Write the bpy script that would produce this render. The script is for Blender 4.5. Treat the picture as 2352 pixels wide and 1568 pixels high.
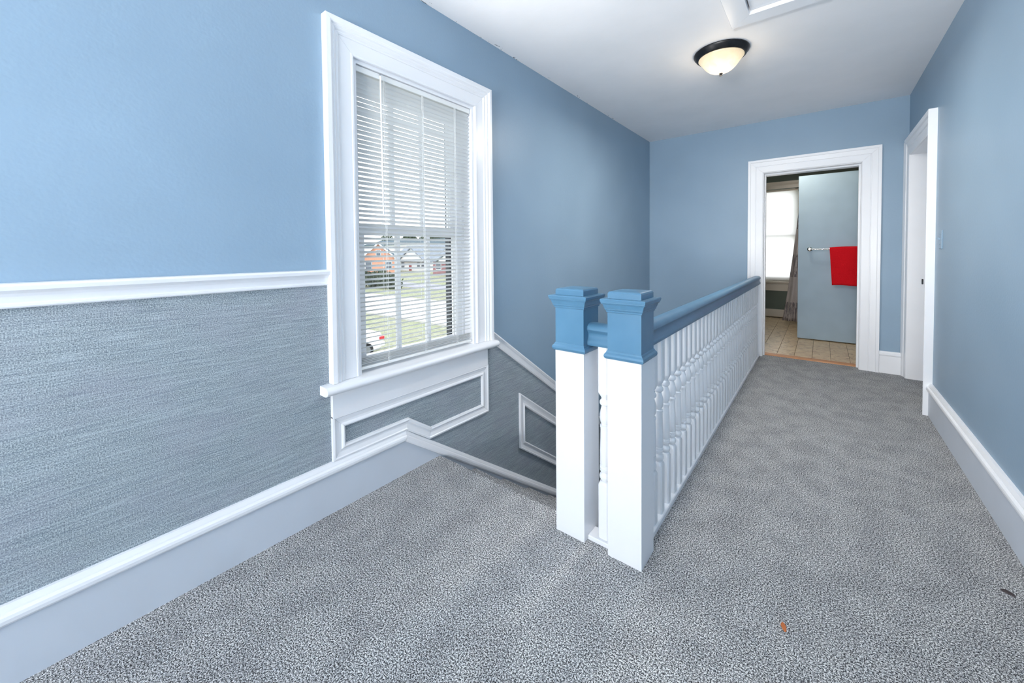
import bpy, bmesh, math, random
from mathutils import Vector, Matrix

for o in list(bpy.data.objects):
    bpy.data.objects.remove(o, do_unlink=True)
SC = bpy.context.scene
COL = SC.collection

# ------------------------------------------------------------------ camera
CAM_H = 1.12
F_PX, CX, CY = 894.81, 1176.0, 601.42
YAW, PITCH, ROLL = 0.67225, 0.0272, -0.0090
cy_, sy_ = math.cos(YAW), math.sin(YAW)
Fv = Vector((-sy_ * math.cos(PITCH), cy_ * math.cos(PITCH), -math.sin(PITCH)))
Rv = Vector((cy_, sy_, 0.0))
Uv = Rv.cross(Fv)
R2 = Rv * math.cos(ROLL) + Uv * math.sin(ROLL)
U2 = -Rv * math.sin(ROLL) + Uv * math.cos(ROLL)
camd = bpy.data.cameras.new('camera')
camd.sensor_width = 36.0
camd.sensor_fit = 'HORIZONTAL'
camd.lens = F_PX / 2352.0 * 36.0
camd.shift_x = -(CX - 1176.0) / 2352.0
camd.shift_y = -(784.0 - CY) / 2352.0
camd.clip_start = 0.02
camd.clip_end = 500
cam = bpy.data.objects.new('camera', camd)
COL.objects.link(cam)
M = Matrix((R2, U2, -Fv)).transposed().to_4x4()
M.translation = (0, 0, CAM_H)
cam.matrix_world = M
SC.camera = cam

# ------------------------------------------------------------------ world (bright overcast sky)
w = bpy.data.worlds.new('overcast_sky')
SC.world = w
w.use_nodes = True
bgn = w.node_tree.nodes['Background']
bgn.inputs[0].default_value = (0.90, 0.95, 1.0, 1)
bgn.inputs[1].default_value = 2.3

# ------------------------------------------------------------------ large added fill lights, standing in for daylight at two windows
def area(name, loc, rot, sx, sy, power, col):
    l = bpy.data.lights.new(name, 'AREA')
    l.shape = 'RECTANGLE'; l.size = sx; l.size_y = sy
    l.energy = power; l.color = col
    o = bpy.data.objects.new(name, l)
    COL.objects.link(o)
    o.location = loc; o.rotation_euler = rot
    return o
area('rear_fill_light', (-0.40, -3.25, 0.95), (math.radians(152), 0, 0), 1.5, 0.8, 262, (1.0, 0.975, 0.94))  # added fill behind the camera, aimed up to bounce off the ceiling

# added fill just inside the landing window blind, tilted up to brighten the ceiling
area('landing_fill_light', (-1.48, 1.33, 1.22), (0, math.radians(-102), 0), 1.1, 0.72, 13.5, (1.0, 0.985, 0.96))

# ------------------------------------------------------------------ exposure
SC.view_settings.view_transform = 'Standard'
SC.view_settings.look = 'None'
SC.view_settings.gamma = 1.0
SC.view_settings.use_curve_mapping = False
SC.view_settings.exposure = 0.40
SC.cycles.max_bounces = 7
SC.cycles.diffuse_bounces = 5
SC.cycles.glossy_bounces = 2
SC.cycles.transparent_max_bounces = 8
SC.cycles.use_adaptive_sampling = True
SC.cycles.adaptive_threshold = 0.03
SC.cycles.use_light_tree = False
SC.cycles.use_denoising = True
SC.cycles.denoiser = 'OPENIMAGEDENOISE'
SC.cycles.denoising_input_passes = 'RGB_ALBEDO_NORMAL'
SC.cycles.denoising_prefilter = 'NONE'
SC.cycles.sample_clamp_indirect = 6.0

# ================================================================== helpers
def lin(r, g, b):
    f = lambda c: (c / 255 / 12.92) if c / 255 <= 0.04045 else ((c / 255 + 0.055) / 1.055) ** 2.4
    return (f(r), f(g), f(b), 1.0)

class NT:
    """small wrapper to build node materials"""
    def __init__(s, name):
        s.m = bpy.data.materials.new(name); s.m.use_nodes = True
        s.t = s.m.node_tree; s.b = s.t.nodes['Principled BSDF']; s.out = s.t.nodes['Material Output']
    def n(s, typ, **kw):
        x = s.t.nodes.new(typ)
        for k, v in kw.items(): setattr(x, k, v)
        return x
    def l(s, a, b): s.t.links.new(a, b)
    def coord(s, scale=(1, 1, 1), loc=(0, 0, 0), rot=(0, 0, 0), kind='Object'):
        c = s.n('ShaderNodeTexCoord'); mp = s.n('ShaderNodeMapping')
        mp.inputs['Scale'].default_value = scale; mp.inputs['Location'].default_value = loc; mp.inputs['Rotation'].default_value = rot
        s.l(c.outputs[kind], mp.inputs['Vector']); return mp.outputs['Vector']
    def noise(s, vec, scale, detail=2, rough=0.5, dist=0.0):
        x = s.n('ShaderNodeTexNoise')
        x.inputs['Scale'].default_value = scale; x.inputs['Detail'].default_value = detail
        x.inputs['Roughness'].default_value = rough; x.inputs['Distortion'].default_value = dist
        if vec is not None: s.l(vec, x.inputs['Vector'])
        return x.outputs['Fac']
    def ramp(s, fac, stops, interp='LINEAR'):
        x = s.n('ShaderNodeValToRGB'); x.color_ramp.interpolation = interp
        e = x.color_ramp.elements
        while len(e) < len(stops): e.new(0.5)
        for el, (p, c) in zip(e, stops): el.position = p; el.color = c
        s.l(fac, x.inputs['Fac']); return x.outputs['Color']
    def mix(s, fac, a, b, blend='MIX'):
        x = s.n('ShaderNodeMix', data_type='RGBA', blend_type=blend)
        for sock, v in ((x.inputs[0], fac), (x.inputs[6], a), (x.inputs[7], b)):
            if hasattr(v, 'is_linked') or hasattr(v, 'links'): s.l(v, sock)
            else: sock.default_value = v
        return x.outputs[2]
    def math(s, op, a, b=0.0, clamp=False):
        x = s.n('ShaderNodeMath', operation=op); x.use_clamp = clamp
        for sock, v in ((x.inputs[0], a), (x.inputs[1], b)):
            if hasattr(v, 'links'): s.l(v, sock)
            else: sock.default_value = v
        return x.outputs[0]
    def bump(s, h, strength=0.3, dist=0.01):
        x = s.n('ShaderNodeBump'); x.inputs['Strength'].default_value = strength; x.inputs['Distance'].default_value = dist
        s.l(h, x.inputs['Height']); s.l(x.outputs['Normal'], s.b.inputs['Normal'])
    def col(s, c):
        if hasattr(c, 'links'): s.l(c, s.b.inputs['Base Color'])
        else: s.b.inputs['Base Color'].default_value = c
    def set(s, rough=0.5, metal=0.0, spec=0.5, **kw):
        s.b.inputs['Roughness'].default_value = rough; s.b.inputs['Metallic'].default_value = metal
        s.b.inputs['Specular IOR Level'].default_value = spec
        for k, v in kw.items(): s.b.inputs[k].default_value = v
        return s.m

def paint(name, c, rough=0.4, spec=0.4, var=0.04, bs=60, bstr=0.08, bd=0.002, kind='Object'):
    t = NT(name); v = t.coord(kind=kind)
    n = t.noise(v, 6, 1)
    lo = tuple(x * (1 - var) for x in c[:3]) + (1,); hi = tuple(min(1, x * (1 + var)) for x in c[:3]) + (1,)
    t.col(t.ramp(n, [(0.3, lo), (0.7, hi)]))
    if bstr > 0: t.bump(t.noise(v, bs, 1), bstr, bd)
    return t.set(rough, 0, spec)

MT = {}
ZLAMP = 2.40
def build_materials():
    MT['white'] = paint('white_gloss_trim', lin(238, 240, 244), 0.32, 0.4, 0.012, 45, 0.04, 0.0015)
    MT['white_rail'] = paint('white_railing_paint', lin(234, 236, 240), 0.35, 0.4, 0.012, 70, 0.06, 0.0015)
    MT['white_rail'].node_tree.nodes['Principled BSDF']
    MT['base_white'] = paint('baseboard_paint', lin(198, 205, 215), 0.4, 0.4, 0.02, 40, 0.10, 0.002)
    MT['ceiling'] = None
    # walls: satin blue with roller stipple
    t = NT('blue_wall_paint'); v = t.coord()
    t.col(t.ramp(t.noise(v, 2.2, 1), [(0.3, lin(136, 160, 180)), (0.7, lin(142, 166, 186))]))
    t.bump(t.noise(v, 95, 1), 0.14, 0.003)
    MT['blue_wall'] = t.set(0.42, 0, 0.35)
    t = NT('rail_blue_paint'); v = t.coord()
    t.col(t.ramp(t.noise(v, 9, 3), [(0.3, lin(72, 114, 143)), (0.7, lin(79, 121, 150))]))
    t.bump(t.noise(v, 80, 3), 0.10, 0.0015)
    MT['rail_blue'] = t.set(0.33, 0, 0.45)
    # ceiling with paint cracks along the seam with the window wall
    t = NT('ceiling_paint'); v = t.coord()
    base = t.ramp(t.noise(v, 3, 4), [(0.3, lin(238, 239, 241)), (0.7, lin(244, 244, 246))])
    sep = t.n('ShaderNodeSeparateXYZ'); t.l(v, sep.inputs[0])
    near = t.math('LESS_THAN', sep.outputs[0], -1.632)
    v2 = t.coord((60, 14, 1)); cr = t.math('GREATER_THAN', t.noise(v2, 1.0, 3, 0.6), 0.66)
    v3 = t.coord((1, 1, 1)); seg = t.math('GREATER_THAN', t.noise(v3, 2.3, 1), 0.50)
    k = t.math('MULTIPLY', t.math('MULTIPLY', near, cr), seg)
    t.col(t.mix(k, base, lin(70, 74, 78)))
    t.bump(t.math('ADD', t.noise(v, 38, 4), t.noise(t.coord((5, 40, 1)), 1, 2)), 0.10, 0.004)
    MT['ceiling'] = t.set(0.55, 0, 0.25)
    # grasscloth wallpaper
    t = NT('grasscloth_wallpaper')
    spk = t.noise(t.coord((3, 330, 330)), 1, 1, 0.6)
    ln = t.noise(t.coord((1, 7, 360)), 1, 1, 0.5)
    lt = t.noise(t.coord((1, 9, 420)), 1, 1, 0.5)
    c = t.noise(t.coord((1, 5, 9)), 1, 2)
    c1 = t.ramp(spk, [(0.30, lin(96, 107, 115)), (0.50, lin(142, 153, 160)), (0.70, lin(190, 199, 203))])
    c1 = t.mix(t.math('MULTIPLY', t.ramp(lt, [(0.52, (0, 0, 0, 1)), (0.66, (1, 1, 1, 1))]), 0.30), c1, lin(200, 212, 220))
    c1 = t.mix(t.math('MULTIPLY', t.ramp(ln, [(0.32, (1, 1, 1, 1)), (0.45, (0, 0, 0, 1))]), 0.42), c1, lin(94, 108, 122))
    c1 = t.mix(t.math('MULTIPLY', t.ramp(c, [(0.45, (0, 0, 0, 1)), (0.7, (1, 1, 1, 1))]), 0.22), c1, lin(150, 148, 164))
    t.col(c1); t.bump(t.math('ADD', t.math('MULTIPLY', spk, 0.5), t.math('MULTIPLY', ln, 0.7)), 0.35, 0.002)
    MT['paper'] = t.set(0.75, 0, 0.2)
    # carpet: short twisted pile, salt and pepper greys
    t = NT('grey_carpet'); v = t.coord((1, 1, 1))
    n1 = t.noise(v, 210, 1, 0.65); n2 = t.noise(v, 420, 0)
    sp = t.math('ADD', t.math('MULTIPLY', n1, 0.7), t.math('MULTIPLY', n2, 0.3))
    c1 = t.ramp(sp, [(0.36, lin(46, 48, 51)), (0.46, lin(117, 119, 122)), (0.54, lin(176, 178, 180)), (0.64, lin(234, 235, 235))])
    pile = t.ramp(t.noise(t.coord((1.0, 0.8, 1)), 9, 1, 0.55, 0.0), [(0.34, (0.82, 0.823, 0.835, 1)), (0.62, (1.0, 1.0, 1.0, 1))])
    t.col(t.mix(1.0, c1, pile, 'MULTIPLY'))
    t.bump(sp, 0.8, 0.006)
    MT['carpet'] = t.set(0.95, 0, 0.05)
    # misc
    MT['slat'] = paint('blind_slat_white', lin(236, 238, 238), 0.45, 0.3, 0.005, 30, 0.0)
    t = NT('glass'); t.b.inputs['Base Color'].default_value = (1, 1, 1, 1)
    tr = t.n('ShaderNodeBsdfTransparent'); gl = t.n('ShaderNodeBsdfGlossy'); gl.inputs['Roughness'].default_value = 0.02
    fr = t.n('ShaderNodeFresnel'); fr.inputs[0].default_value = 1.35; mx = t.n('ShaderNodeMixShader')
    t.l(fr.outputs[0], mx.inputs[0]); t.l(tr.outputs[0], mx.inputs[1]); t.l(gl.outputs[0], mx.inputs[2]); t.l(mx.outputs[0], t.out.inputs[0])
    MT['glass'] = t.m
    MT['dark_frame'] = paint('dark_storm_frame', lin(36, 42, 48), 0.5, 0.4)
    t = NT('bronze'); v = t.coord(); t.col(t.ramp(t.noise(v, 25, 3), [(0.3, lin(26, 30, 34)), (0.7, lin(46, 46, 48))])); MT['bronze'] = t.set(0.35, 0.6, 0.5)
    t = NT('alabaster_glass'); v = t.coord()
    cc = t.ramp(t.noise(v, 16, 4, 0.6, 1.2), [(0.3, (1.0, 0.80, 0.52, 1)), (0.7, (1.0, 0.90, 0.70, 1))])
    sep = t.n('ShaderNodeSeparateXYZ'); t.l(v, sep.inputs[0]); zz = t.n('ShaderNodeMapRange'); t.l(sep.outputs[2], zz.inputs[0])
    for q, val in ((1, ZLAMP), (2, ZLAMP - .13), (3, .40), (4, 1.15)): zz.inputs[q].default_value = val
    t.col(lin(170, 150, 120)); t.l(cc, t.b.inputs['Emission Color']); t.l(zz.outputs[0], t.b.inputs['Emission Strength'])
    MT['alabaster'] = t.set(0.35, 0, 0.5)
    MT['chrome'] = NT('chrome'); m = MT['chrome']; m.col(m.ramp(m.noise(m.coord(), 60, 2), [(0.3, (0.72, 0.73, 0.75, 1)), (0.7, (0.8, 0.81, 0.83, 1))])); MT['chrome'] = m.set(0.12, 1.0)
    m = NT('hinge_steel'); m.col(m.ramp(m.noise(m.coord(), 120, 2), [(0.3, lin(120, 124, 130)), (0.7, lin(150, 154, 160))])); MT['steel'] = m.set(0.4, 0.7)
    # towel terry
    t = NT('red_terry'); v = t.coord(); n = t.noise(v, 260, 2); big = t.noise(v, 9, 2)
    t.col(t.mix(t.math('MULTIPLY', big, 0.6), t.ramp(n, [(0.3, lin(208, 16, 30)), (0.7, lin(240, 36, 46))]), lin(205, 14, 32))); t.bump(n, 0.7, 0.004)
    MT['towel'] = t.set(0.95, 0, 0.1)
    MT['door_grey'] = paint('grey_blue_door_paint', lin(166, 188, 206), 0.5, 0.3, 0.03, 70, 0.10, 0.002)
    MT['olive'] = paint('olive_grey_wall', lin(108, 118, 112), 0.6, 0.2, 0.04, 70, 0.1, 0.002)
    MT['cream'] = paint('cream_trim', lin(226, 216, 204), 0.4, 0.35, 0.02)
    t = NT('roller_shade_fabric'); v = t.coord(); n = t.noise(v, 220, 2)
    df = t.n('ShaderNodeBsdfDiffuse'); tl = t.n('ShaderNodeBsdfTranslucent'); mx = t.n('ShaderNodeMixShader'); mx.inputs[0].default_value = 0.85
    cc = t.ramp(n, [(0.3, (0.93, 0.93, 0.92, 1)), (0.7, (0.98, 0.98, 0.97, 1))]); t.l(cc, df.inputs[0]); t.l(cc, tl.inputs[0])
    t.l(df.outputs[0], mx.inputs[1]); t.l(tl.outputs[0], mx.inputs[2]); t.l(mx.outputs[0], t.out.inputs[0]); MT['shade'] = t.m
    t = NT('printed_curtain'); v = t.coord()
    n = t.noise(t.coord((70, 1, 6)), 1, 3, 0.7); sep = t.n('ShaderNodeSeparateXYZ'); t.l(v, sep.inputs[0])
    wv = t.math('SINE', t.math('MULTIPLY', sep.outputs[2], 9.0)); k = t.math('MULTIPLY', t.math('GREATER_THAN', wv, 0.1), t.math('GREATER_THAN', n, 0.52))
    t.col(t.mix(t.math('MULTIPLY', k, 0.75), t.ramp(n, [(0.3, lin(205, 196, 196)), (0.7, lin(226, 220, 220))]), lin(112, 104, 116)))
    MT['curtain'] = t.set(0.85, 0, 0.1)
    t = NT('stone_tile'); oi = t.n('ShaderNodeObjectInfo'); vm = t.n('ShaderNodeVectorMath', operation='ADD')
    cmb = t.n('ShaderNodeCombineXYZ'); t.l(t.math('MULTIPLY', oi.outputs['Random'], 50), cmb.inputs[0]); t.l(t.math('MULTIPLY', oi.outputs['Random'], 31), cmb.inputs[1])
    t.l(t.coord(), vm.inputs[0]); t.l(cmb.outputs[0], vm.inputs[1])
    n = t.noise(vm.outputs[0], 11, 5, 0.6, 0.8)
    vein = t.math('ABSOLUTE', t.math('SUBTRACT', t.noise(vm.outputs[0], 5, 3, 0.55, 1.2), 0.5))
    c = t.ramp(n, [(0.3, lin(206, 176, 142)), (0.55, lin(228, 204, 168)), (0.75, lin(240, 222, 192))])
    t.col(t.mix(t.ramp(vein, [(0.0, (0.55, 0.55, 0.55, 1)), (0.025, (0, 0, 0, 1))]), c, lin(140, 104, 78)))
    MT['tile'] = t.set(0.35, 0, 0.45)
    MT['grout'] = paint('tile_grout', lin(96, 78, 62), 0.9, 0.1)
    t = NT('orange_wood'); v = t.coord((3, 40, 40)); n = t.noise(v, 1, 4, 0.6)
    t.col(t.ramp(n, [(0.3, lin(176, 118, 78)), (0.7, lin(214, 160, 116))])); MT['wood'] = t.set(0.45, 0, 0.4)
    MT['chip'] = paint('chip_brown', lin(176, 104, 64), 0.8, 0.1, 0.2, 200, 0.2)
    MT['fuzz'] = paint('fuzz_dark', lin(70, 64, 66), 0.95, 0.05, 0.2, 200, 0.2)
    MT['plaster'] = paint('plain_plaster', lin(200, 204, 208), 0.8, 0.1)
build_materials()

def finish(bm, smooth=None):
    bmesh.ops.remove_doubles(bm, verts=bm.verts, dist=1e-6)
    bmesh.ops.recalc_face_normals(bm, faces=bm.faces)

def obj(name, bm, mat, parent=None, smooth=False, recalc=True):
    if recalc: bmesh.ops.recalc_face_normals(bm, faces=bm.faces)
    me = bpy.data.meshes.new(name); bm.to_mesh(me); bm.free()
    if mat is not None: me.materials.append(MT[mat] if isinstance(mat, str) else mat)
    if smooth:
        for f in me.polygons: f.use_smooth = True
        if smooth != 'all':
            try: me.set_sharp_from_angle(angle=math.radians(smooth if isinstance(smooth, (int, float)) and smooth > 1 else 40))
            except Exception: pass
    o = bpy.data.objects.new(name, me); COL.objects.link(o)
    if parent is not None: o.parent = parent
    return o

def empty(name, loc=(0, 0, 0)):
    o = bpy.data.objects.new(name, None); COL.objects.link(o); o.location = loc; o.empty_display_size = 0.1
    return o

def tag(o, label=None, cat=None, group=None, kind=None):
    if label: o['label'] = label
    if cat: o['category'] = cat
    if group: o['group'] = group
    if kind: o['kind'] = kind
    return o

def dup(o, parent=None, name=None):
    c = o.copy(); COL.objects.link(c); c.parent = parent
    return c

def add_box(bm, x0, x1, y0, y1, z0, z1, bev=0.0, seg=2):
    g = bmesh.ops.create_cube(bm, size=1.0)
    vs = g['verts']
    for v in vs:
        v.co = Vector(((x0 + x1) / 2 + v.co.x * (x1 - x0), (y0 + y1) / 2 + v.co.y * (y1 - y0), (z0 + z1) / 2 + v.co.z * (z1 - z0)))
    if bev > 0:
        es = list({e for v in vs for e in v.link_edges})
        bmesh.ops.bevel(bm, geom=es, offset=bev, segments=seg, affect='EDGES', profile=0.5)
    return bm

def box(x0, x1, y0, y1, z0, z1, bev=0.0, seg=2):
    return add_box(bmesh.new(), x0, x1, y0, y1, z0, z1, bev, seg)

def boxes(lst):
    bm = bmesh.new()
    for b in lst: add_box(bm, *b)
    return bm

def prism(poly, to3, h0, h1, bm=None):
    """poly: list of 2D points; to3(a,b,h) -> 3D"""
    bm = bm or bmesh.new()
    A = [bm.verts.new(to3(a, b, h0)) for a, b in poly]
    B = [bm.verts.new(to3(a, b, h1)) for a, b in poly]
    bm.faces.new(A); bm.faces.new(B[::-1])
    n = len(poly)
    for i in range(n): bm.faces.new((A[i], A[(i + 1) % n], B[(i + 1) % n], B[i]))
    return bm

def mould(name, pts, closed, prof, to3, mat, parent, side=1, start_n=None, end_n=None, names=None):
    """mitred moulding along a 2D path, one mesh for each straight run. prof: (offset from the path, height off the plane)"""
    P = [Vector(p) for p in pts]; n = len(P)
    nseg = n if closed else n - 1
    def nrm(i):
        d = (P[(i + 1) % n] - P[i]).normalized(); return Vector((-d.y, d.x)) * side
    def mit(i):
        if closed: a, b = nrm((i - 1) % n), nrm(i)
        elif i == 0: return Vector(start_n) if start_n else nrm(0)
        elif i == n - 1: return Vector(end_n) if end_n else nrm(n - 2)
        else: a, b = nrm(i - 1), nrm(i)
        return (a + b) / (1 + a.dot(b))
    out = []
    for i in range(nseg):
        j = (i + 1) % n
        bm = bmesh.new()
        mi, mj = mit(i), mit(j)
        d = (P[j] - P[i]).normalized() * 0.0004          # hairline at the joint
        A = [bm.verts.new(to3(*(P[i] + d + mi * o), h)) for o, h in prof]
        B = [bm.verts.new(to3(*(P[j] - d + mj * o), h)) for o, h in prof]
        k = len(prof)
        for q in range(k - 1): bm.faces.new((A[q], A[q + 1], B[q + 1], B[q]))
        bm.faces.new((A[k - 1], A[0], B[0], B[k - 1]))
        bm.faces.new(A[::-1]); bm.faces.new(B)
        out.append(obj(names[i] if names else name, bm, mat, parent))
    return out

def loft_square(levels, cx, cy, bm=None, caps=True):
    """stack of square rings (z, half width)"""
    bm = bm or bmesh.new(); rings = []
    for z, h in levels:
        rings.append([bm.verts.new((cx + sx * h, cy + sy * h, z)) for sx, sy in ((-1, -1), (1, -1), (1, 1), (-1, 1))])
    for a, b in zip(rings, rings[1:]):
        for i in range(4): bm.faces.new((a[i], a[(i + 1) % 4], b[(i + 1) % 4], b[i]))
    if caps: bm.faces.new(rings[0][::-1]); bm.faces.new(rings[-1])
    return bm

def loft_rings(rings, bm=None, caps=True):
    """rings: lists of 3D points"""
    bm = bm or bmesh.new()
    R = [[bm.verts.new(p) for p in r] for r in rings]
    for a, b in zip(R, R[1:]):
        n = len(a)
        for i in range(n): bm.faces.new((a[i], a[(i + 1) % n], b[(i + 1) % n], b[i]))
    if caps: bm.faces.new(R[0][::-1]); bm.faces.new(R[-1])
    return bm

def lathe(prof, c=(0, 0, 0), n=32, bm=None):
    rings = [[(c[0] + r * math.cos(2 * math.pi * i / n), c[1] + r * math.sin(2 * math.pi * i / n), c[2] + z) for i in range(n)] for r, z in prof]
    return loft_rings(rings, bm)

def tube(pts, r, n=8, bm=None):
    """round bar through 3D points"""
    pts = [Vector(p) for p in pts]; rings = []
    for i, p in enumerate(pts):
        d = (pts[min(i + 1, len(pts) - 1)] - pts[max(i - 1, 0)]).normalized()
        u = d.orthogonal().normalized() if abs(d.z) > 0.9 else d.cross(Vector((0, 0, 1))).normalized()
        v = d.cross(u)
        rings.append([p + (u * math.cos(2 * math.pi * k / n) + v * math.sin(2 * math.pi * k / n)) * r for k in range(n)])
    return loft_rings(rings, bm)

def struct(o, label, cat='wall'):
    return tag(o, label, cat, kind='structure')

# ================================================================== dimensions (metres)
XL, XR, YB, ZC = -1.656, 0.581, 4.796, 2.435      # wall planes and ceiling
YR = -3.40                                         # wall behind the camera
YB2 = 5.04                                         # bathroom face of the end wall
NOSE = 1.42                                        # top stair edge
XW = -0.60                                         # side of the stairwell opening
SL = -0.7035                                       # slope of the stair
WIN = (0.94, 1.715, 0.545, 1.992)                  # landing window opening y0 y1 z0 z1
onL = lambda a, b, h: (XL + h, a, b)               # (y, z, height off window wall)
onB = lambda a, b, h: (a, YB - h, b)
onR = lambda a, b, h: (XR - h, a, b)

# ================================================================== the setting
# ---- window wall
wy0, wy1, wz0, wz1 = WIN
bm = boxes([(XL - .2, XL, YR - .15, wy0, -2.9, ZC + .1), (XL - .2, XL, wy1, YB2 + 2.9, -2.9, ZC + .1),
            (XL - .2, XL, wy0, wy1, -2.9, wz0), (XL - .2, XL, wy0, wy1, wz1, ZC + .1)])
wall_left = struct(obj('wall_left', bm, 'blue_wall'), 'satin blue wall with the tall blinded window')
# grasscloth below the chair rail and below the sloping stair rail
lowline = lambda y: 0.20 + SL * (y - 1.19)
upline = lambda y: 0.59 + SL * (y - 1.824)
obj('wallpaper', prism([(YR, -.02), (YR, 1.02), (0.86, 1.02), (0.86, 0.53), (1.77, 0.53), (1.77, upline(1.77)), (4.79, upline(4.79)), (4.79, lowline(4.79) - .1), (1.19, .1), (1.19, -.02)][::1], onL, 0.0, 0.0015), 'paper', wall_left)['label'] = 'blue-grey grasscloth wallpaper'

# ---- end wall with the bathroom doorway
DX0, DX1, DZ = -0.482, 0.268, 1.905
bm = boxes([(XL, DX0 - .02, YB, YB2, -2.9, ZC + .1), (DX1 + .03, XR + .9, YB, YB2, -.2, ZC + .1), (DX0 - .02, DX1 + .03, YB, YB2, DZ + .02, ZC + .1), (DX0 - .02, XR, YB, YB2, -2.9, -.2)])
wall_back = struct(obj('wall_back', bm, 'blue_wall'), 'blue end wall with the bathroom doorway')
# ---- right wall with its door
RY0, RY1 = 3.855, 4.69
bm = boxes([(XR, XR + .14, YR - .15, RY0 - .02, -.2, ZC + .1), (XR, XR + .14, RY1 + .02, YB, -.2, ZC + .1), (XR, XR + .14, RY0 - .02, RY1 + .02, DZ + .03, ZC + .1)])
wall_right = struct(obj('wall_right', bm, 'blue_wall'), 'long plain blue wall opposite the window')
# ---- wall behind the camera with an unseen window added for the rear fill
bm = boxes([(XL, -1.2, YR - .15, YR, -.2, ZC + .1), (0.4, XR, YR - .15, YR, -.2, ZC + .1), (-1.2, 0.4, YR - .15, YR, -.2, .8), (-1.2, 0.4, YR - .15, YR, 2.2, ZC + .1)])
wall_rear = struct(obj('wall_rear', bm, 'blue_wall'), 'blue wall with an added window behind the viewer')
bm = boxes([(-1.2, -1.15, YR - .1, YR - .05, .8, 2.2), (.35, .4, YR - .1, YR - .05, .8, 2.2), (-1.15, .35, YR - .1, YR - .05, .8, .85), (-1.15, .35, YR - .1, YR - .05, 2.15, 2.2), (-1.15, .35, YR - .1, YR - .05, 1.47, 1.53)])
win3 = struct(obj('added_rear_window', bm, 'white'), 'unseen white sash window added behind the viewer', 'window')
obj('pane', box(-1.15, .35, YR - .08, YR - .076, .85, 2.15), 'glass', win3)

# ---- ceiling with the attic hatch opening
HX0, HX1, HY0, HY1 = -0.329, 0.27, 1.75, 2.545
bm = boxes([(XL, HX0, YR, YB, ZC, ZC + .1), (HX1, XR, YR, YB, ZC, ZC + .1), (HX0, HX1, YR, HY0, ZC, ZC + .1), (HX0, HX1, HY1, YB, ZC, ZC + .1), (XL - .2, XR + .9, YR - .15, YB2 + 2.9, ZC + .1, ZC + .2)])
struct(obj('ceiling', bm, 'ceiling'), 'white painted ceiling with cracked seam', 'ceiling')

# ---- carpeted floor
def rounded_edge_floor():
    bm = bmesh.new()
    prof = [(YR, 0.0), (NOSE - .03, 0.0), (NOSE - .012, -.003), (NOSE - .003, -.012), (NOSE, -.03), (NOSE - .004, -.045), (NOSE - .02, -.05), (NOSE - .02, -.2), (YR, -.2)]
    prism(prof, lambda a, b, h: (h, a, b), XL, XW, bm)
    add_box(bm, XW, XR, YR, YB2 - .165, -.2, 0.0)
    add_box(bm, XR, XR + .14, RY0 - .02, RY1 + .02, -.2, 0.0)
    return bm
struct(obj('floor', rounded_edge_floor(), 'carpet'), 'grey speckled carpet of the landing and hall', 'carpet')

# ---- stairwell
bm = boxes([(XW, XW + .1, NOSE - .02, YB, -2.9, -.02)])
struct(obj('wall_stairwell', bm, 'blue_wall'), 'blue side wall of the stairwell below the railing')
bm = boxes([(XL, XW, NOSE - .3, YB, -2.9, -2.72)])
struct(obj('floor_lower', bm, 'carpet'), 'grey carpet at the foot of the stairs', 'carpet')
bm = boxes([(XL, XW, NOSE - .34, NOSE - .3, -2.9, -.2)])
struct(obj('wall_under_landing', bm, 'plaster'), 'plaster wall under the landing')
stairs = empty('staircase', (-1.1, NOSE, -2.72))
tag(stairs, 'grey carpeted stairs going down along the papered window wall', 'stairs')
RISE, RUN = .19, .27
prof = [(0, 0), (RUN + .005, 0), (RUN + .018, -.003), (RUN + .027, -.012), (RUN + .03, -.028), (RUN + .026, -.043), (RUN + .012, -.048), (RUN + .012, -RISE), (0, -RISE)]
smesh = None
for k in range(1, 13):
    if smesh is None:
        so = obj('step', prism(prof, lambda a, b, h: (h, a, b), -.535, .49), 'carpet', stairs); smesh = so
    else: so = dup(smesh, stairs)
    so.location = (0.0, RUN * (k - 1) - .03, -RISE * k + 2.72)

# ---- baseboards
BT = 0.217
cap = [(0, 0), (0, .012), (.013, .019), (.017, .020), (.018, .024), (.022, .029), (.030, .031), (.040, .030), (.046, .026), (.048, .019), (.048, 0)]
bb = struct(empty('baseboard_left', (XL, 0.5, 0)), 'white baseboard of the window wall turning into the stair skirt', 'baseboard')
bb.location = (0, 0, 0)
yE = YB - .002
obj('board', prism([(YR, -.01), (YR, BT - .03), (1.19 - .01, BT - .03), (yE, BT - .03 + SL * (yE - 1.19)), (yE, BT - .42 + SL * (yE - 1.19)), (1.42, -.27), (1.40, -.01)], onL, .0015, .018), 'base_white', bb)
mould('cap_moulding', [(YR, BT), (1.19, BT), (yE, BT + SL * (yE - 1.19))], False, cap, onL, 'white', bb, side=-1, end_n=(0, -1.0 / math.cos(math.atan(SL))))
bb = struct(empty('baseboard_right'), 'white baseboard along the plain blue wall', 'baseboard')
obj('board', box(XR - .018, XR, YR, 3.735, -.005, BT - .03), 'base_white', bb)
mould('cap_moulding', [(YR, BT), (3.735, BT)], False, cap, onR, 'white', bb, side=-1)
bb = struct(empty('baseboard_back'), 'short white baseboard between the two doors', 'baseboard')
obj('board', box(.40, XR - .03, YB - .018, YB, -.005, .165), 'white', bb)
mould('cap_moulding', [(.40, .196), (XR - .03, .196)], False, [(o * .8, h * .8) for o, h in cap], onB, 'white', bb, side=-1)

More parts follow.
